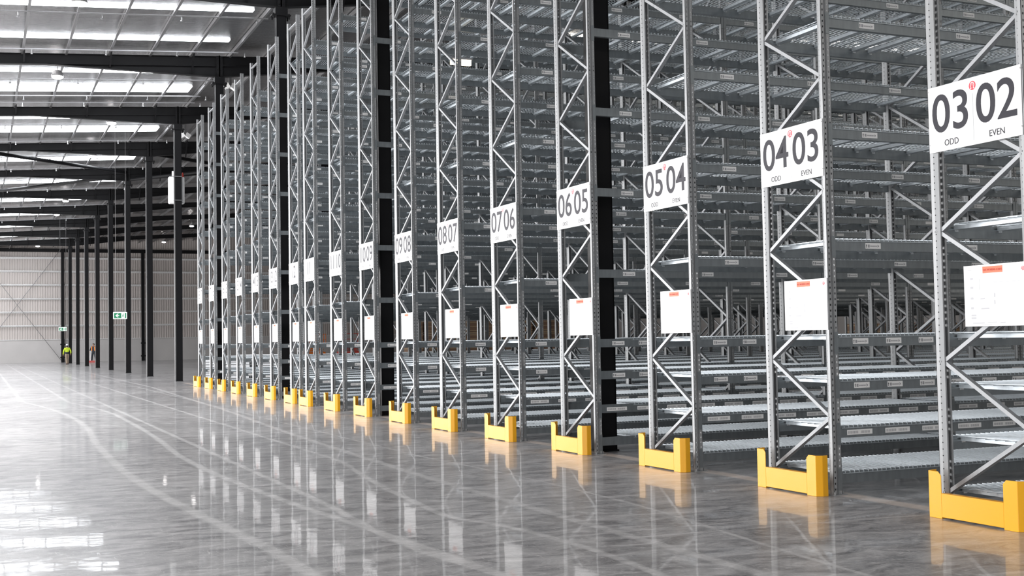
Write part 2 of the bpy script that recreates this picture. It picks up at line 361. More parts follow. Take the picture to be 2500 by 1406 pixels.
def rafter(y, label):
    r = thing('roof_rafter', label, 'rafter', (0, y, 0), 'black roof rafters', kind='thing')
    ht = lambda x: 10.70 + .06 * (x - CX)
    b = MB()
    for x0, x1 in ((XL + .02, XR - .02),):
        for zo, th, hw in ((0, .016, .1), (-.31, .016, .1)):
            b.quad((x0, -hw, ht(x0) + zo), (x1, -hw, ht(x1) + zo), (x1, hw, ht(x1) + zo), (x0, hw, ht(x0) + zo))
            b.quad((x0, -hw, ht(x0) + zo - th), (x0, hw, ht(x0) + zo - th), (x1, hw, ht(x1) + zo - th), (x1, -hw, ht(x1) + zo - th))
            for s in (-hw, hw): b.quad((x0, s, ht(x0) + zo - th), (x1, s, ht(x1) + zo - th), (x1, s, ht(x1) + zo), (x0, s, ht(x0) + zo))
        for s in (-.006, .006): b.quad((x0, s, ht(x0) - .31), (x1, s, ht(x1) - .31), (x1, s, ht(x1)), (x0, s, ht(x0)))
    b.build('rafter_beam', M['black'], r)
    for sg in (-1, 1):
        xt = CX + sg * 5.2; xa = CX + sg * .02
        za, zt = 10.03, ht(xt) - .33; ta, tt = ht(xa) - .326, ht(xt) - .326
        b = MB()
        for s in (-.006, .006): b.quad((xa, s, za), (xt, s, zt), (xt, s, tt), (xa, s, ta))
        b.quad((xa, -.1, za), (xt, -.1, zt), (xt, .1, zt), (xa, .1, za)); b.quad((xa, -.1, za + .016), (xt, -.1, zt + .016), (xt, .1, zt + .016), (xa, .1, za + .016))
        for s in (-.1, .1): b.quad((xa, s, za), (xt, s, zt), (xt, s, zt + .016), (xa, s, za + .016))
        b.build('haunch', M['black'], r)
    b = MB().box((CX - .02, -.12, 10.02), (CX + .02, .12, 10.72))
    for z in (10.1, 10.25, 10.45, 10.62):
        for sx in (-.06, .06): b.cyl((CX + sx, -.12, z), (CX + sx, -.15, z), .018, 6)
    b.box((CX - .1, -.12, 10.03), (CX + .1, -.1, 10.7))
    b.build('splice_plate', M['black'], r)
    for xp in (1.21, 3.71, 6.21, 8.71):
        zb = max(10.03 + (ht(CX - 5.2) - .33 - 10.03) * abs(xp - CX) / 5.2, 10.03) if abs(xp - CX) < 5.2 else ht(xp) - .33
        MB().bar((xp, -.55, RZ(xp) - .2), (xp, -.06, zb + .04), .05, .05).build('fly_brace', M['black'], r)
for k, y in enumerate([4.6] + COLY):
    rafter(y, 'black roof rafter above the near end of the racks' if k == 0 else 'black haunched roof rafter on the column ' + cdesc[k - 1])
# tube bracing in the roof plane
for k, (p, q) in enumerate((((-.6, 58, 10.15), (7.0, 65.6, 10.4)), ((7.0, 66.6, 10.35), (-.6, 74.8, 10.1)), ((7.2, 58, 10.3), (15, 65.6, 10.6)), ((7.2, 65.6, 10.05), (15, 58, 10.35)))):
    tag(MB().cyl(p, q, .085, 12).build('roof_brace', M['black'], smooth=False), ['black diagonal brace tube sloping right in the fifth visible roof bay', 'black diagonal brace tube rising right one bay further back', 'black brace tube right of the column tops rising away', 'black brace tube right of the column tops crossing the other one'][k], 'brace', 'roof brace tubes', 'thing')
# sprinkler pipes
pk = 0
for k, y0 in enumerate(COLY[2:9]):
    for dy in ((3.35, 7.7) if k == 0 else (3.3, 6.2, 7.5) if k == 1 else (3.3, 7.5)):
        z = lambda x: RZ(x) - .3
        r = thing('sprinkler_pipe', '%s pale sprinkler pipe across the ceiling counted from the nearest' % ORD[pk], 'pipe', (0, y0 + dy, 0), 'sprinkler pipes under the roof'); pk += 1
        MB().cyl((XL + .2, 0, z(XL + .2)), (7.5, 0, z(7.5)), .018, 8).build('pipe', M['pipe'], r)
        for j in range(4):
            xp = .9 + 2.1 * j + (.5 if dy > 5 else 0)
            MB().cyl((xp, 0, z(xp)), (xp, 0, z(xp) - .12), .015, 6).cyl((xp, 0, z(xp) - .12), (xp, 0, z(xp) - .15), .035, 8).build('sprinkler_head', M['bolt'], r)
# far wall columns and rods
for k, xc in enumerate((6.95, 14.05, 21.2)):
    o = MB().box((xc - .13, YF - .66, 0), (xc + .13, YF - .645, 10.4)).box((xc - .13, YF - .38, 0), (xc + .13, YF - .36, 10.4)).box((xc - .01, YF - .66, 0), (xc + .01, YF - .36, 10.4)).build('wall_post', M['black'])
    tag(o, 'black steel post on the far wall ' + ['by the man in the yellow shirt', 'behind the free-standing columns', 'behind the racks'][k], 'column', 'far wall posts', 'thing')
    for z in (.45, 1.65): MB().box((xc - .22, YF - .68, z - .06), (xc + .22, YF - .66, z + .06)).build('bracket', M['black'], o)
for k, (p, q) in enumerate((((-.6, YF - .45, 10.3), (6.8, YF - .45, .2)), ((-.6, YF - .5, .2), (6.8, YF - .5, 10.4)))):
    tag(MB().cyl(p, q, .022, 6).build('brace_rod', M['purlin']), 'thin steel cross brace rod on the far wall, ' + ['falling to the right', 'rising to the right'][k], 'rod', 'cross brace rods', 'thing')

# ------------------------------------------------------------------ pallet racks
BAY, HT, DEP = 3.40, 9.08, .945
LEV = [.20, .592, .997, 1.383, 2.225, 3.215, 4.20, 5.175, 6.165, 7.16, 8.15]
def upright_mesh(sg):       # sg=+1: web on the side y=0 facing -y; origin at the web's foot
    b = MB(); T = .003; Y = lambda a: sg * a
    def bx(x0, x1, y0, y1, z0=.0, z1=HT):
        ya, yb = sorted((Y(y0), Y(y1))); b.box((x0, ya, z0), (x1, yb, z1))
    bx(0, .036, 0, T); bx(.054, .09, 0, T); bx(.036, .054, .012, .012 + T); bx(.034, .037, 0, .015); bx(.053, .056, 0, .015)
    bx(0, T, 0, .036); bx(.09 - T, .09, 0, .036); bx(.016, .03, .069, .072); bx(.06, .074, .069, .072)
    for xa, xb in ((0, .016), (.09, .074)):
        q = [(xa, Y(.036), 0), (xb, Y(.072), 0), (xb, Y(.072), HT), (xa, Y(.036), HT)]; b.quad(*q)
    bx(-.015, .125, -.03, .1, 0, .006)
    for xx_, yy_ in ((.11, .02), (.11, .07), (-.005, -.02)): b.cyl((xx_, Y(yy_), .006), (xx_, Y(yy_), .03), .009, 6)
    return b.mesh('upright', M['upright'])
UPN, UPF = upright_mesh(1), upright_mesh(-1)
b = MB(); ya, yb = .05, DEP - .05
for k in range(9):
    zl, zr = .17 + k, .67 + k
    b.bar((.045, yb, zl), (.045, ya, zr), .03, .042, (1, 0, 0))
    if zr + .5 < 9: b.bar((.045, ya, zr), (.045, yb, zl + 1), .03, .042, (1, 0, 0))
    b.cyl((.0, yb + .012, zl), (.09, yb + .012, zl), .01, 6); b.cyl((.0, ya - .012, zr), (.09, ya - .012, zr), .01, 6)
b.bar((.045, ya, 8.93), (.045, yb, 8.93), .03, .042, (1, 0, 0))
BRACE = b.mesh('upright_frame', M['galv'])
def beam_mb(sg, labels=None):
    b = MB(); Y = lambda a: sg * a
    def bx(x0, x1, y0, y1, z0, z1, m=0):
        ya, yb = sorted((Y(y0), Y(y1))); b.box((x0, ya, z0), (x1, yb, z1), m)
    bx(.092, BAY - .002, .002, .034, -.1, 0); bx(.092, BAY - .002, .034, .05, -.1, -.028)
    for x0 in (.048, BAY + .002): bx(x0, x0 + .04, -.005, -.0005, -.16, .03)
    return b
def label_mb(long):
    b = MB(); L, H = (.275, .044) if long else (.17, .05)
    b.box((0, -.0015, 0), (L, 0, H), 0); e = -.0022
    def r(x0, x1, z0, z1, m): b.quad((x0, e, z0), (x1, e, z0), (x1, e, z1), (x0, e, z1), m=m)
    if long:
        for k in range(9): r(.012 + k * .0125, .018 + k * .0125, .010, .032, 2)
        for k in range(8): r(.15 + k * .0125, .156 + k * .0125, .010, .032, 2)
    else:
        r(.008, .014, .008, .036, 1); b.quad((.004, e, .026), (.018, e, .026), (.011, e, .04), m=1)
        r(.026, .046, .010, .036, 2)
        for k in range(9): r(.052 + k * .0085, .058 + k * .0085, .016, .028, 2)
        r(.132, .136, .010, .036, 2); r(.139, .150, .016, .030, 2)
    return b
LBL = {True: label_mb(True).mesh('shelf_label', [M['label'], M['barcode'], M['barmid']]), False: label_mb(False).mesh('shelf_label', [M['label'], M['barcode'], M['barmid']])}
def label_spots(z):
    if z < .3: return []
    if z < .8: return [(.16 + .42 * k, True) for k in range(8)]
    if z < 1.5: return [(.25 + .37 * k, False) for k in range(9)]
    return [(.42, False), (1.55, False), (2.68, False)]
BEAMF = beam_mb(-1).mesh('beam', M['beam'])
BEAMP = beam_mb(1).mesh('beam', M['beam'])
def with_labels(spots):      # far away: the tickets are print on the beam
    b = beam_mb(1)
    for xl, lg in spots: b.box((xl, -.0005, -.078), (xl + (.27 if lg else .155), .003, -.034), 1)
    return b.mesh('beam', [M['beam'], M['label']])
BEAML = {z: with_labels(label_spots(z)) for z in LEV}
def deck_mb(x0, step=.05, wt=.0055):
    b = MB(); n = int((BAY - .02 - x0) / step)
    for k in range(n):
        xw = x0 + step * (k + .5); w = wt / 2
        b.quad((xw - w, -.006, .008), (xw + w, -.006, .008), (xw + w, DEP + .006, .008), (xw - w, DEP + .006, .008))
        b.quad((xw - w, -.004, .003), (xw - w, DEP, .003), (xw + w, DEP, .003), (xw + w, -.004, .003))
        for ye in (-.0065, DEP + .0065):
            b.quad((xw - w, ye, -.018), (xw + w, ye, -.018), (xw + w, ye, .009), (xw - w, ye, .009))
        b.quad((xw - w, -.0065, -.018), (xw - w, -.0065, .009), (xw - w, -.001, .009), (xw - w, -.001, -.018))
        b.quad((xw - w, .0, .003), (xw - w, .0, .008), (xw - w, DEP, .008), (xw - w, DEP, .003))
        b.quad((xw + w, .0, .003), (xw + w, DEP, .003), (xw + w, DEP, .008), (xw + w, .0, .008))
    for k in range(11):
        yw = -.004 + (DEP + .008) * k / 10; zz = -.017 if k in (0, 10) else -.0025
        b.bar((x0, yw, zz), (BAY - .02, yw, zz), wt, wt, caps=False)
    for p in range(3):
        for q in (.10, .55, 1.0):
            xc = .1 + 1.097 * p + q
            if xc < x0 + .03: continue
            b.box((xc - .03, .05, -.036), (xc + .03, DEP - .05, -.006))
            b.box((xc - .018, .034, -.05), (xc + .018, .05, -.03), 1); b.box((xc - .018, DEP - .052, -.05), (xc + .018, DEP - .034, -.03), 1)
    return b
DK_MB = deck_mb(.1)
DECK = DK_MB.mesh('wire_deck', [M['wire'], M['bolt']]); DECKS = deck_mb(.52).mesh('wire_deck', [M['wire'], M['bolt']])
def rest_mesh(name, mbs, offs, mats):       # many copies of one shape as one mesh (the part of a row past the first hundred pieces)
    V = np.array(mbs.v, np.float32); nv = len(V); n = len(offs)
    off = np.array(offs, np.float32)
    allv = (V[None] + off[:, None]).reshape(-1, 3)
    lt = np.array([len(f) for f in mbs.f], np.int32); lv = np.array([i for f in mbs.f for i in f], np.int32)
    me = bpy.data.meshes.new(name)
    me.vertices.add(len(allv)); me.vertices.foreach_set('co', allv.ravel())
    LV = (lv[None] + (np.arange(n, dtype=np.int32) * nv)[:, None]).ravel(); me.loops.add(len(LV)); me.loops.foreach_set('vertex_index', LV)
    LT = np.tile(lt, n); me.polygons.add(len(LT)); me.polygons.foreach_set('loop_start', np.concatenate(([0], np.cumsum(LT)[:-1])).astype(np.int32))
    me.polygons.foreach_set('loop_total', LT); 
    for q in mats: me.materials.append(q)
    me.polygons.foreach_set('material_index', np.tile(np.array(mbs.m, np.int32), n))
    me.update(calc_edges=True); return me
REST = {}
DEEP_DECK = deck_mb(.1, .1, .009)
def rest(kind, n):
    if (kind, n) not in REST:
        if kind == 'deck': me = rest_mesh('wire_deck', DEEP_DECK, [(BAY * k, 0, z) for k in range(n) for z in LEV], [M['wire'], M['bolt']])
        else:
            offs = [(BAY * k, DEP if kind == 'far' else 0, z) for k in range(n) for z in LEV]
            mb = beam_mb(-1 if kind == 'far' else 1)
            if kind == 'near':
                for xl in (.42, 1.55, 2.68): mb.box((xl, -.0005, -.078), (xl + .155, .003, -.034), 1)
            me = rest_mesh('beam', mb, offs, [M['beam'], M['label']])
        REST[(kind, n)] = me
    return REST[(kind, n)]
X0 = 6.77
COLRACK = ('06 05', '10 09', '13 12', '17 16')
for num in NUM[::-1]:
    yn = RX[num] - .015
    r = thing('pallet_rack', 'tall galvanised pallet rack row whose end carries the %s sign' % num, 'pallet rack', (X0, yn, 0), 'galvanised pallet rack rows')
    nb = max(1, math.ceil((1.053 * (yn + 1) - X0) / BAY - .05))
    if num in ('04 03', '05 04', '03 02'): nb += 1
    ni = min(4, nb)
    for k in range(nb + 1):
        f = link('upright_frame', BRACE, r, (BAY * k, 0, 0))
        link('upright', UPN, f); link('upright', UPF, f, (0, DEP, 0))
    for k in range(ni):
        for z in LEV:
            fine = k == 0 or (k == 1 and yn < 20)
            bm_ = link('beam', BEAMP if fine else BEAML[z], r, (BAY * k, 0, z))
            if fine:
                for xl, lg in label_spots(z): link('shelf_label', LBL[lg], bm_, (xl, .0015, -.078))
            link('beam', BEAMF, r, (BAY * k, DEP, z))
            link('wire_deck', DECKS if (k == 0 and num in COLRACK) else DECK, r, (BAY * k, 0, z + .001))
    if nb > ni:
        for nm, kd in (('beam', 'near'), ('beam', 'far'), ('wire_deck', 'deck')):
            o = link(nm, rest(kd, nb - ni), r, (BAY * ni, 0, 0)); o['kind'] = 'stuff'

# ------------------------------------------------------------------ signs, notices, guards
DG = bpy.context.evaluated_depsgraph_get
TXT = {}
def text_mesh(s, size, sx, bold, m, name):
    k = (s, size, sx, bold, m.name)
    if k not in TXT:
        cu = bpy.data.curves.new('tmp', 'FONT'); cu.body = s; cu.size = size; cu.align_x = 'CENTER'; cu.offset = bold; cu.extrude = .0006; cu.space_character = 1.0; cu.resolution_u = 6
        o = bpy.data.objects.new('tmp', cu); COL.objects.link(o); dg = bpy.context.evaluated_depsgraph_get(); dg.update()
        me = bpy.data.meshes.new_from_object(o.evaluated_get(dg)); bpy.data.objects.remove(o)
        me.name = name; me.transform(Matrix.Diagonal((sx, 1, 1, 1)))
        # text lies in XY: turn it to face -x (toward the open floor), reading along -y
        me.transform(Matrix(((0, 0, -1, 0), (-1, 0, 0, 0), (0, 1, 0, 0), (0, 0, 0, 1))))
        me.materials.clear(); me.materials.append(m); TXT[k] = me
    return TXT[k]
def emblem_mb(r):
    b = MB(); n = 28
    def ring(r0, r1, z, m):
        for k in range(n):
            a, c = 2 * math.pi * k / n, 2 * math.pi * (k + 1) / n
            b.quad((z, -r0 * math.sin(a), r0 * math.cos(a)), (z, -r1 * math.sin(a), r1 * math.cos(a)), (z, -r1 * math.sin(c), r1 * math.cos(c)), (z, -r0 * math.sin(c), r0 * math.cos(c)), m=m)
    ring(0.0001, r, -.0006, 0)
    # pale horseshoe mark inside the red disc
    pts = [(-.62, -.62), (-.30, -.62), (-.42, -.2), (-.52, .2), (-.34, .58), (0, .70), (.34, .58), (.52, .2), (.42, -.2), (.30, -.62), (.62, -.62)]
    for (a, c), (d, e) in zip(pts[:-1], pts[1:]):
        p = Vector((a, c)) * r; q = Vector((d, e)) * r; nn = (q - p).normalized().orthogonal() * r * .085
        b.quad(*[(-.0012, -v.x, v.y) for v in (p - nn, q - nn, q + nn, p + nn)], m=1)
    b.quad(*[(-.0012, -vx * r, vy * r) for vx, vy in ((-.06, -.05), (.06, -.05), (.1, .45), (-.1, .45))], m=1)
    return b
EMB = emblem_mb(.034).mesh('emblem', [M['red'], M['white']])
TIE = MB().bar((0, 0, 0), (.02, 0, .004), .006, .004).bar((0, 0, 0), (-.012, -.012, .006), .005, .004).mesh('cable_tie', M['tie'])
SW, SZ0, SZ1 = .9217, 2.7825, 3.2879
def text(s, size, sx, bold, parent, y, z, name, m=None):
    return link(name, text_mesh(s, size, sx, bold, m or M['ink'], name), parent, (-.0012, y, z))
for num in NUM[::-1]:
    y = RX[num]; hh = SZ1 - SZ0; parts = num.split()
    if len(parts) == 2: lab = 'white aisle sign reading %s odd and %s even' % tuple(parts)
    else: lab = 'white aisle sign reading only %s, beside the other single-number sign' % num
    w = SW
    s = tag(MB().box((-.003, 0, 0), (0, w, hh)).build('aisle_sign', M['white'], None, (X0 - .004, y, SZ0)), lab, 'sign', 'aisle number signs on the rack ends')
    s.location.x = X0 - .003; PX = -.003
    def tx(st, size, sx, bold, yy, z, name): o = text(st, size, sx, bold, s, yy, z, name); o.location.x = PX - .0012
    if len(parts) == 2:
        tx(parts[0], .41, .985, .004, w * .745, .152, 'aisle_number'); tx(parts[1], .41, .985, .004, w * .255, .152, 'aisle_number')
        tx('ODD', .068, .95, 0, w * .745, .037, 'side_text'); tx('EVEN', .068, .95, 0, w * .255, .037, 'side_text')
        MB().box((PX - .0006, w / 2 - .002, .035), (PX, w / 2 + .002, hh - .12)).build('divider_line', M['line'], s)
    else:
        tx(num, .41, .985, .004, w * .5, .152, 'aisle_number'); tx('ODD' if num == '12' else 'EVEN', .068, .95, 0, w * .5, .037, 'side_text')
    link('emblem', EMB, s, (PX, w * .5, hh - .062))
    for yy in (.004, w - .004):
        for z in (.06, hh - .03): link('cable_tie', TIE, s, (PX - .002, yy, z))
    # load notice
    nw, nh = .612, .452
    n = tag(MB().box((-.003, 0, 0), (0, nw, nh)).build('load_notice', M['white'], None, (X0 - .003, y - .004, 1.434)), 'white load notice with orange heading on the rack end signed %s' % num, 'notice', 'load notices on the rack ends')
    MB().box((-.0042, .235, nh - .062), (-.003, .425, nh - .014)).build('heading_panel', M['orange'], n)
    o = link('heading_text', text_mesh('SAFE WORKING LOADS', .021, .8, 0, M['liftred'], 'heading_text'), n, (-.0052, .33, nh - .046))
    b = MB()
    def dash(y0, y1, z0, z1): b.quad((-.0036, y1, z0), (-.0036, y0, z0), (-.0036, y0, z1), (-.0036, y1, z1))
    for z in (.345, .28, .20, .128): dash(.522, .55, z, z + .016)
    for z in (.075, .055): dash(.50, .548, z, z + .013)
    dash(.458, .462, .27, .35); dash(.41, .455, .198, .208); dash(.37, .45, .125, .135); dash(.42, .535, .020, .028); dash(.30, .39, .026, .031); dash(.22, .27, .022, .029); dash(.35, .45, .006, .010)
    for z in (.21, .16): dash(.31, .322, z, z + .03)
    dash(.08, .35, .318, .3205); dash(.08, .32, .095, .0965); dash(.535, .58, .415, .419)
    for k in range(12): dash(.1, .29, .12 + .0145 * k, .1215 + .0145 * k)
    b.build('printed_table', M['inklight'], n)
    link('emblem', EMB, n, (-.0034, .045, nh - .045)).scale = (1, .45, .45)

def guard_mesh():
    b = MB(); L, H, hw, t_ = .923, .351, .192, .006; C, CX_, D, PW = .03, .05, .105, .16
    def post(sg, yo):                                       # folded end post, x = depth, y from the outer end
        P = lambda y: yo + sg * y
        path = [(0.0, PW), (0.0, C), (CX_, 0), (D, 0)]
        for (x0, y0), (x1, y1) in zip(path[:-1], path[1:]):
            p, q = Vector((x0, P(y0))), Vector((x1, P(y1))); nn = Vector((-(q - p).y, (q - p).x)).normalized() * t_ * (-sg)
            pts = [p, q, q - nn, p - nn] if sg > 0 else [p, p - nn, q - nn, q]
            if (x0, y0) == (0.0, PW):                       # clipped top corner on the inner side
                i = len(b.v); ys = [P(PW), P(C)]
                prof = [(PW, 0), (C, 0), (C, H), (PW - .03, H), (PW, H - .03)]
                for xx in (0, t_): b.v += [(xx, P(a), z) for a, z in prof]
                n = len(prof); b.f += [(i, i+1, i+2, i+3, i+4), (i+9, i+8, i+7, i+6, i+5)] + [(i+k, i+5+k, i+5+(k+1) % n, i+(k+1) % n) for k in range(n)]; b.m += [0] * (n + 2)
            else: b.prism([tuple(v) for v in pts], 0, H)
    post(1, 0); post(-1, L)
    b.box((0, PW, .012), (t_, L - PW, hw)); b.box((0, PW, hw - t_), (.05, L - PW, hw)); b.box((.044, PW, hw - .05), (.05, L - PW, hw))
    b.box((t_, C + .01, 0), (.10, PW - .01, .008)); b.box((t_, L - PW + .01, 0), (.10, L - C - .01, .008))
    return b.mesh('rack_guard', M['yellow'])
GUARD = guard_mesh()
for num in NUM[::-1]:
    o = tag(link('rack_guard', GUARD, None, (X0 - .173, RX[num] - .027, 0)), 'yellow steel guard on the floor before the rack signed %s' % num, 'rack guard', 'yellow rack end guards')
    bv = o.modifiers.new('bevel', 'BEVEL'); bv.width = .004; bv.segments = 2; bv.limit_method = 'ANGLE'
    for yy in (.1, .823): MB().cyl((.06, yy, .008), (.06, yy, .03), .012, 6).build('anchor_bolt', M['bolt'], o)

# ------------------------------------------------------------------ lamps, exit signs, cabinet, floodlights
for x_, y_, z_, lab in ((2.28, 31.85, 10.0, 'nearest, cut by the top edge of the photo'), (2.25, 40.85, 10.0, 'hanging just past the second visible rafter'), (4.7, 49.45, 10.12, 'hanging past the third visible rafter'),
                        (4.7, 58.36, 10.12, 'hanging past the fourth visible rafter'), (4.67, 76.8, 10.12, 'hanging two bays short of the last ones'), (4.61, 85.0, 10.12, 'third from the far wall'), (4.53, 111.5, 10.1, 'closest to the far wall above the yellow shirt'),
                        (15.34, 98, 10.8, 'seen just left of the 18 17 rack'), (15.31, 113.7, 10.8, 'right of the white cabinet column near the far wall')):
    r = thing('high_bay_lamp', 'round high bay lamp ' + lab, 'lamp', (x_, y_, z_), 'high bay lamps under the roof')
    MB().lathe((0, 0, 0), [(.08, .2), (.13, .16), (.185, .05), (.19, .0), (.17, -.01)], 20).build('housing', M['lampbody'], r)
    MB().lathe((0, 0, 0), [(.178, .0), (.17, -.04), (.11, -.075), (.0, -.085)], 20).build('lens', M['lamp'], r, smooth=True)
    MB().cyl((0, 0, .2), (0, 0, RZ(x_) - z_ - .02), .012, 6).build('hanger', M['purlin'], r)
r = thing('strip_lamp', 'small warm strip lamp glowing in the aisle behind the 08 07 rack', 'lamp', (8.35, 21.3, 6.66))
MB().box((-.22, -.05, .05), (.22, .05, .09)).build('housing', M['lampbody'], r); MB().box((-.2, -.04, -.05), (.2, .04, .05)).build('tube', M['warm'], r)
MB().bar((0, 0, .09), (0, 0, RZ(8.35) - 6.68), .012, .012).build('hanger', M['purlin'], r)
def exit_sign(loc, lab, top):
    r = thing('exit_sign', lab, 'exit sign', loc, 'green exit signs')
    w, h = .54, .275
    MB().box((-w/2, -.02, 0), (w/2, .02, h)).build('sign_body', M['exitwhite'], r)
    MB().box((-w/2 + .03, -.0225, .03), (w/2 - .03, -.02, h - .03)).build('green_panel', M['green'], r)
    b = MB(); e = -.0238
    def pg(pts, m=0): b.quad(*[(a, e, c) for a, c in pts], m=m)
    cz = h / 2
    pg([(-.19, cz), (-.10, cz + .075), (-.06, cz + .075), (-.125, cz + .018), (-.125, cz - .018), (-.06, cz - .075), (-.10, cz - .075)])
    pg([(-.13, cz - .018), (-.035, cz - .018), (-.035, cz + .018), (-.13, cz + .018)])
    b.build('arrow', M['exitwhite'], r)
    MB().quad(*[(a, e, c) for a, c in ((.045, .035), (.185, .035), (.185, h - .035), (.045, h - .035))]).build('doorway', M['exitwhite'], r)
    b = MB(); e = -.0252
    fig = [((.125, cz + .045), (.105, cz - .005), .032), ((.105, cz - .005), (.135, cz - .04), .02), ((.135, cz - .04), (.165, cz - .075), .018), ((.105, cz - .005), (.085, cz - .045), .02), ((.085, cz - .045), (.055, cz - .06), .018),
           ((.125, cz + .04), (.09, cz + .02), .015), ((.09, cz + .02), (.07, cz + .035), .013), ((.13, cz + .04), (.16, cz + .01), .015)]
    for p, q, wd in fig:
        p = Vector(p); q = Vector(q); n = (q - p).normalized().orthogonal() * wd / 2; b.quad(*[(v.x, e, v.y) for v in (p - n, q - n, q + n, p + n)])
    b.quad(*[(.132 + .016 * math.cos(a * math.pi / 5), e, cz + .072 + .016 * math.sin(a * math.pi / 5)) for a in range(10)])
    b.build('running_figure', M['green'], r)
    for s in (-.17, .23): MB().cyl((s, 0, h), (s, 0, top - loc[2]), .007, 6).build('hanging_rod', M['purlin'], r)
exit_sign((5.25, 52.0, 2.51), 'green exit sign with left arrow, the larger and nearer one', RZ(5.25) - .02)
exit_sign((5.38, 92.0, 2.54), 'small green exit sign with left arrow near the far wall post', RZ(5.38) - .02)
r = thing('equipment_cabinet', 'white cabinet strapped high on a black column', 'cabinet', (7.06, 48.5 + .105, 6.93))
b = MB().prism([(-.31, .02), (.30, .02), (.30, .3), (-.31, .3)], 0, 1.06); o = b.build('cabinet_body', M['white_plastic'], r)
bv = o.modifiers.new('bevel', 'BEVEL'); bv.width = .05; bv.segments = 2
for z in (.09, 1.02): MB().box((-.13, -.235, z), (.15, -.225, z + .035)).box((-.135, -.235, z), (-.125, .03, z + .035)).box((.145, -.235, z), (.155, .03, z + .035)).build('strap', M['purlin'], r)
MB().box((-.18, .03, 1.08), (-.11, .12, 1.27)).build('junction_box', M['white_plastic'], r)
MB().lathe((.235, .1, 1.06), [(.035, 0), (.035, .12), (.02, .17), (0, .18)], 12).build('beacon', M['liftred'], r, smooth=True)
for k, (x_, y_, z_) in enumerate(((7.91, 42.0, 10.28), (7.97, 52.5, 10.28))):
    r = thing('floodlight', 'pair of white floodlight heads beside the ' + ['second visible column top', 'column top with the white cabinet'][k], 'floodlight', (x_, y_, z_), 'twin floodlights under the roof')
    for s in (-1, 1):
        o = MB().box((-.10, -.07, -.09), (.10, .07, .09)).build('lamp_head', M['white_plastic'], r, (s * .11, 0, 0)); o.rotation_euler = (0, s * .5, s * .3)
    MB().box((-.04, -.03, .05), (.04, .03, RZ(x_) - z_ - .03)).build('bracket', M['purlin'], r)

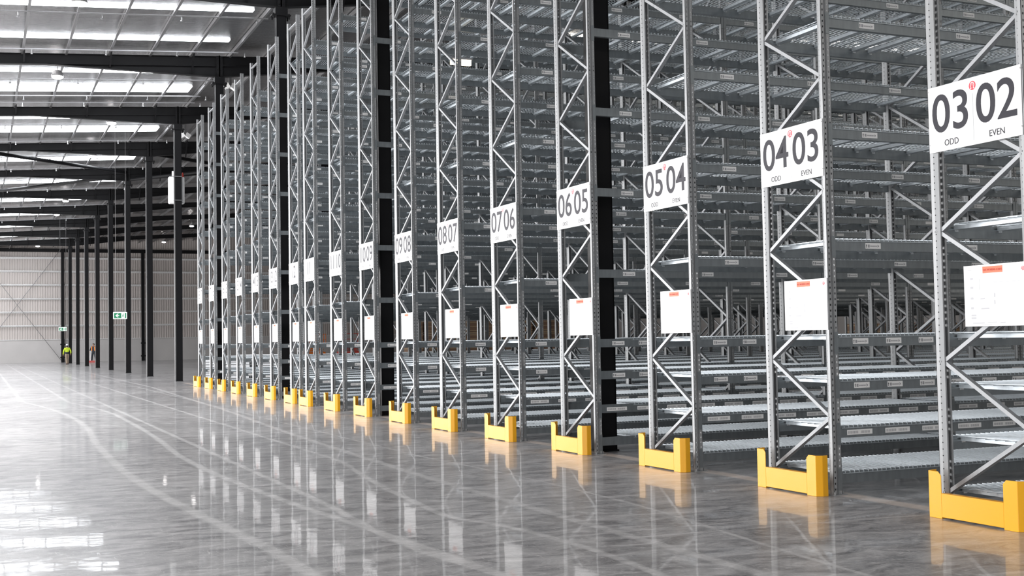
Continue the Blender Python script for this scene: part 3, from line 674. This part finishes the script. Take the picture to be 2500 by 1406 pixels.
# ------------------------------------------------------------------ people
def skin_body(name, pts, edges, radii, m, parent=None, sub=2):
    me = bpy.data.meshes.new('tmp'); me.from_pydata(pts, edges, []); o = bpy.data.objects.new('tmp', me); COL.objects.link(o)
    o.modifiers.new('skin', 'SKIN'); 
    for i, r_ in enumerate(radii): me.skin_vertices[0].data[i].radius = (r_, r_) if not isinstance(r_, tuple) else r_
    me.skin_vertices[0].data[0].use_root = True
    sb = o.modifiers.new('sub', 'SUBSURF'); sb.levels = sub; sb.render_levels = sub
    dg = bpy.context.evaluated_depsgraph_get(); dg.update()
    q = bpy.data.meshes.new_from_object(o.evaluated_get(dg)); bpy.data.objects.remove(o)
    q.name = name; q.materials.clear(); q.materials.append(m); q.polygons.foreach_set('use_smooth', [True] * len(q.polygons))
    return link(name, q, parent)
def person(loc, rz, sc, label, hand, foot, top, low, vest=None, hat=None, lean=0.):
    r = tag(link('person', None, None, loc, rz), label, 'person'); r.scale = (sc, sc, sc)
    P = []; E = []; Rd = []
    def v(p, rad, par=None):
        P.append(p); Rd.append(rad)
        if par is not None: E.append((par, len(P) - 1))
        return len(P) - 1
    pel = v((0, 0, .95), (.15, .11)); ab = v((0, lean * .3, 1.12), (.145, .105), pel); ch = v((0, lean, 1.34), (.165, .115), ab); nb_ = v((0, lean * 1.2, 1.48), (.075, .07), ch)
    nk = v((0, lean * 1.3, 1.55), .055, nb_); hd = v((0, lean * 1.3 + .015, 1.64), (.078, .09), nk); tp = v((0, lean * 1.3 + .01, 1.73), (.066, .078), hd)
    v((0, lean * 1.3 + .115, 1.635), .012, hd)                                       # nose
    for s in (-1, 1): v((s * .085, lean * 1.3 + .01, 1.64), .014, hd)                # ears
    arms = {}; legs = {}
    for s in (-1, 1):
        hx, hy, hz = hand[s]; sh = (s * .19, lean, 1.42); wr = Vector((hx, hy, hz)); el = (Vector(sh) + wr) / 2 + Vector((s * .05, -.05, 0))
        a = v(sh, .062, ch); e = v(tuple(el), .045, a); w_ = v(tuple(wr), .03, e)
        d = (wr - el).normalized(); pm = v(tuple(wr + d * .055), (.036, .018), w_); arms[s] = (sh, tuple(el), tuple(wr))
        for k in range(4):
            off = Vector((0, (k - 1.5) * .018, 0)); k1 = v(tuple(wr + d * .10 + off), .0085, pm); v(tuple(wr + d * (.145 - .008 * abs(k - 1.3)) + off + Vector((-s * .012, 0, 0))), .0075, k1)
        t1 = v(tuple(wr + d * .06 + Vector((0, .042, 0))), .0095, pm); v(tuple(wr + d * .095 + Vector((-s * .01, .055, 0))), .008, t1)
        fx, fy, fz = foot[s]; hp = v((s * .09, 0, .90), .085, pel); kn = v((s * .09 + (fx - s * .09) * .55, fy * .5 + .04, .49 + fz * .5), .058, hp)
        an = v((fx, fy, .09 + fz), .04, kn); v((fx, fy + .14, .04 + fz), .035, an); legs[s] = ((s * .09, 0, .90), P[kn], (fx, fy, .09 + fz))
    skin_body('body', P, E, Rd, M['skin'], r)
    # shirt
    q = [(0, 0, .89), (0, lean * .3, 1.12), (0, lean, 1.34), (0, lean * 1.2, 1.47)]; e = [(0, 1), (1, 2), (2, 3)]; rd = [(.175, .135), (.17, .13), (.19, .14), (.09, .085)]
    for s in (-1, 1):
        sh, el, wr = arms[s]; i = len(q); q += [sh, el, tuple(Vector(el).lerp(Vector(wr), .92))]; e += [(2, i), (i, i + 1), (i + 1, i + 2)]; rd += [.078, .062, .048]
    skin_body('shirt', q, e, rd, top, r)
    if low: MB().lathe((0, 0, .93), [(.17, 0), (.185, .04), (.19, .14), (.18, .17)], 18).build('shirt_hem', low, r, smooth=True).scale = (1, .8, 1)
    q = [(0, 0, .93), (0, 0, 1.12)]; e = [(0, 1)]; rd = [(.17, .13), (.165, .125)]
    for s in (-1, 1):
        hp, kn, an = legs[s]; i = len(q); q += [hp, kn, (an[0], an[1], an[2] - .02)]; e += [(0, i), (i, i + 1), (i + 1, i + 2)]; rd += [.105, .082, .072]
    skin_body('trousers', q, e, rd, M['khaki'] if hat else M['navy'], r)
    for s in (-1, 1):
        a = legs[s][2]; skin_body('boot', [(a[0], a[1] - .02, a[2] - .0), (a[0], a[1] - .01, a[2] - .04), (a[0], a[1] + .15, a[2] - .05)], [(0, 1), (1, 2)], [.062, .062, .055], M['boot'], r)
    hy = lean * 1.3
    if hat: 
        MB().lathe((0, hy + .005, 1.68), [(.15, 0), (.118, .005), (.115, .05), (.08, .105), (0, .125)], 18).build('hard_hat', M['white_plastic'], r, smooth=True)
        MB().lathe((0, hy - .012, 1.62), [(.06, -.06), (.088, -.02), (.092, .06)], 16).build('hair', M['hair'], r, smooth=True)
    else: MB().lathe((0, hy - .005, 1.64), [(.07, -.05), (.092, .0), (.094, .06), (.07, .115), (0, .13)], 16).build('hair', M['hair'], r, smooth=True)
    if vest:
        for s in (-1, 1):
            q = [(s * .10, lean * .2, 1.02), (s * .11, lean * .6, 1.2), (s * .11, lean, 1.4), (s * .085, lean * 1.1, 1.5)]
            skin_body('vest_panel', q, [(0, 1), (1, 2), (2, 3)], [(.085, .15), (.085, .15), (.085, .155), (.05, .10)], vest, r)
    for s in (-1, 1): MB().lathe((s * .032, hy + .098, 1.665), [(.0, -.008), (.01, 0), (0, .008)], 8).build('eye', M['hair'], r)
    return r
person((6.42, 104.0, 0), .12, .91, 'person in white hard hat, yellow shirt and khaki trousers walking by the columns',
       {-1: (-.33, .06, .86), 1: (.30, -.04, .93)}, {-1: (-.06, -.10, 0), 1: (.09, .12, 0)}, M['hivis'], M['navy'], hat=True)
person((9.44, 116.2, 0), 2.6, .96, 'person in orange vest and dark trousers leaning on a white pole',
       {-1: (-.3, .12, 1.0), 1: (.33, .16, .98)}, {-1: (-.17, -.12, 0), 1: (.16, .1, 0)}, M['navy'], None, vest=M['vest'], lean=.04)
r = thing('floor_mop', 'flat red floor mop with white pole by the person in orange', 'mop', (9.05, 113.4, 0))
MB().box((-.36, -.3, .0), (.36, .3, .16)).build('mop_head', M['mopred'], r)
MB().cyl((-.12, 0, .14), (-.10, .3, 1.02), .035, 8).build('pole', M['white_plastic'], r)

# ------------------------------------------------------------------ things beyond the racks
BMESH = MB().box((-.06, 0, 0), (.0, 3.3, .1)).box((-.06, 0, .0), (0, .008, .16)).mesh('loose_beam', M['galv'])
def stack(x0, y0, rz, nl, nc, lab, grp, L=1.0):
    c, s = math.cos(rz), math.sin(rz)
    for l in range(nl):
        for k in range(nc):
            jx = random.uniform(-.05, .05); px_, py_ = (jx, k * .085 + random.uniform(0, .01))
            o = link('loose_beam', LOOSE[L], None, (x0 + px_ * c - py_ * s, y0 + px_ * s + py_ * c, .012 + l * .112), rz)
            tag(o, lab, 'beam', grp)
LOOSE = {}
for L in (3.3, 2.4):
    LOOSE[L] = MB().box((-L, 0, 0), (0, .045, .085)).box((-L, -.006, -.01), (-L + .006, .05, .095)).box((-.006, -.006, -.01), (0, .05, .095)).mesh('loose_beam', M['galv'])
stack(10.0, 49.5, -.9, 8, 9, 'galvanised beam in the larger floor stack seen behind the 15 14 rack', 'loose beams in the larger stack', 2.4)
stack(13.2, 58.3, -.9, 8, 8, 'galvanised beam in the smaller floor stack seen behind the 14 13 rack', 'loose beams in the smaller stack', 2.4)
CR = MB().box((0, 0, .12), (1.15, .95, .92)); 
for k in range(3): CR.box((.0, .05 + k * .4, 0), (1.15, .15 + k * .4, .1), 1)
for z in (.2, .5, .8): CR.box((-.012, -.012, z), (1.162, .962, z + .06), 1)
CRATE = CR.mesh('crate', [M['carton'], M['wood']])
for k in range(9):
    for l in range(3):
        tag(link('crate', CRATE, None, (28.5 + 1.45 * k, 84 + random.uniform(-.2, .2), l * .94)), 'brown crate stacked behind the rack rows, seen through the 08 07 and 07 06 racks', 'crate', 'brown crates beyond the racks')
for k, (x_, y_) in enumerate(((39.2, 47.5), (41.2, 48.2), (43.0, 47.2), (44.9, 47.8))):
    tag(link('crate', CRATE, None, (x_, y_, 0)), 'brown crate standing beyond the last rack row, seen left of the 03 02 frame', 'crate', 'brown crates past the last row')
    tag(link('crate', CRATE, None, (x_, y_, .94)), 'brown crate standing beyond the last rack row, seen left of the 03 02 frame', 'crate', 'brown crates past the last row')
def scissor_lift(x_, y_, body, rail, lab):
    r = thing('scissor_lift', lab, 'scissor lift', (x_, y_, 0), 'scissor lifts beyond the racks')
    MB().box((-.9, -.38, .15), (.9, .38, .62)).build('chassis', body, r)
    for sx in (-.65, .65):
        for sy in (-.42, .34): MB().cyl((sx, sy, .17), (sx, sy + .08, .17), .17, 14).build('wheel', M['rubber'], r)
    b = MB()
    for l in range(3):
        z = .66 + l * .16
        for sy in (-.3, .3): b.bar((-.75, sy, z), (.75, sy, z + .15), .04, .06); b.bar((.75, sy, z), (-.75, sy, z + .15), .04, .06)
    b.build('scissor_arms', body, r)
    MB().box((-.95, -.4, 1.14), (.95, .4, 1.2)).build('platform', rail, r)
    b = MB()
    for sx in (-.93, -.3, .3, .93):
        for sy in (-.38, .38): b.bar((sx, sy, 1.2), (sx, sy, 2.1), .04, .04)
    for z in (1.65, 2.1):
        for sy in (-.38, .38): b.bar((-.95, sy, z), (.95, sy, z), .04, .04)
        for sx in (-.93, .93): b.bar((sx, -.38, z), (sx, .38, z), .04, .04)
    b.build('guard_rail', rail, r)
scissor_lift(28.3, 99, M['liftred'], M['liftred'], 'red scissor lift seen through the rack signed 10 09')
scissor_lift(25.6, 100, M['liftorange'], M['liftorange'], 'orange scissor lift seen between the 11 and 11 10 signs')
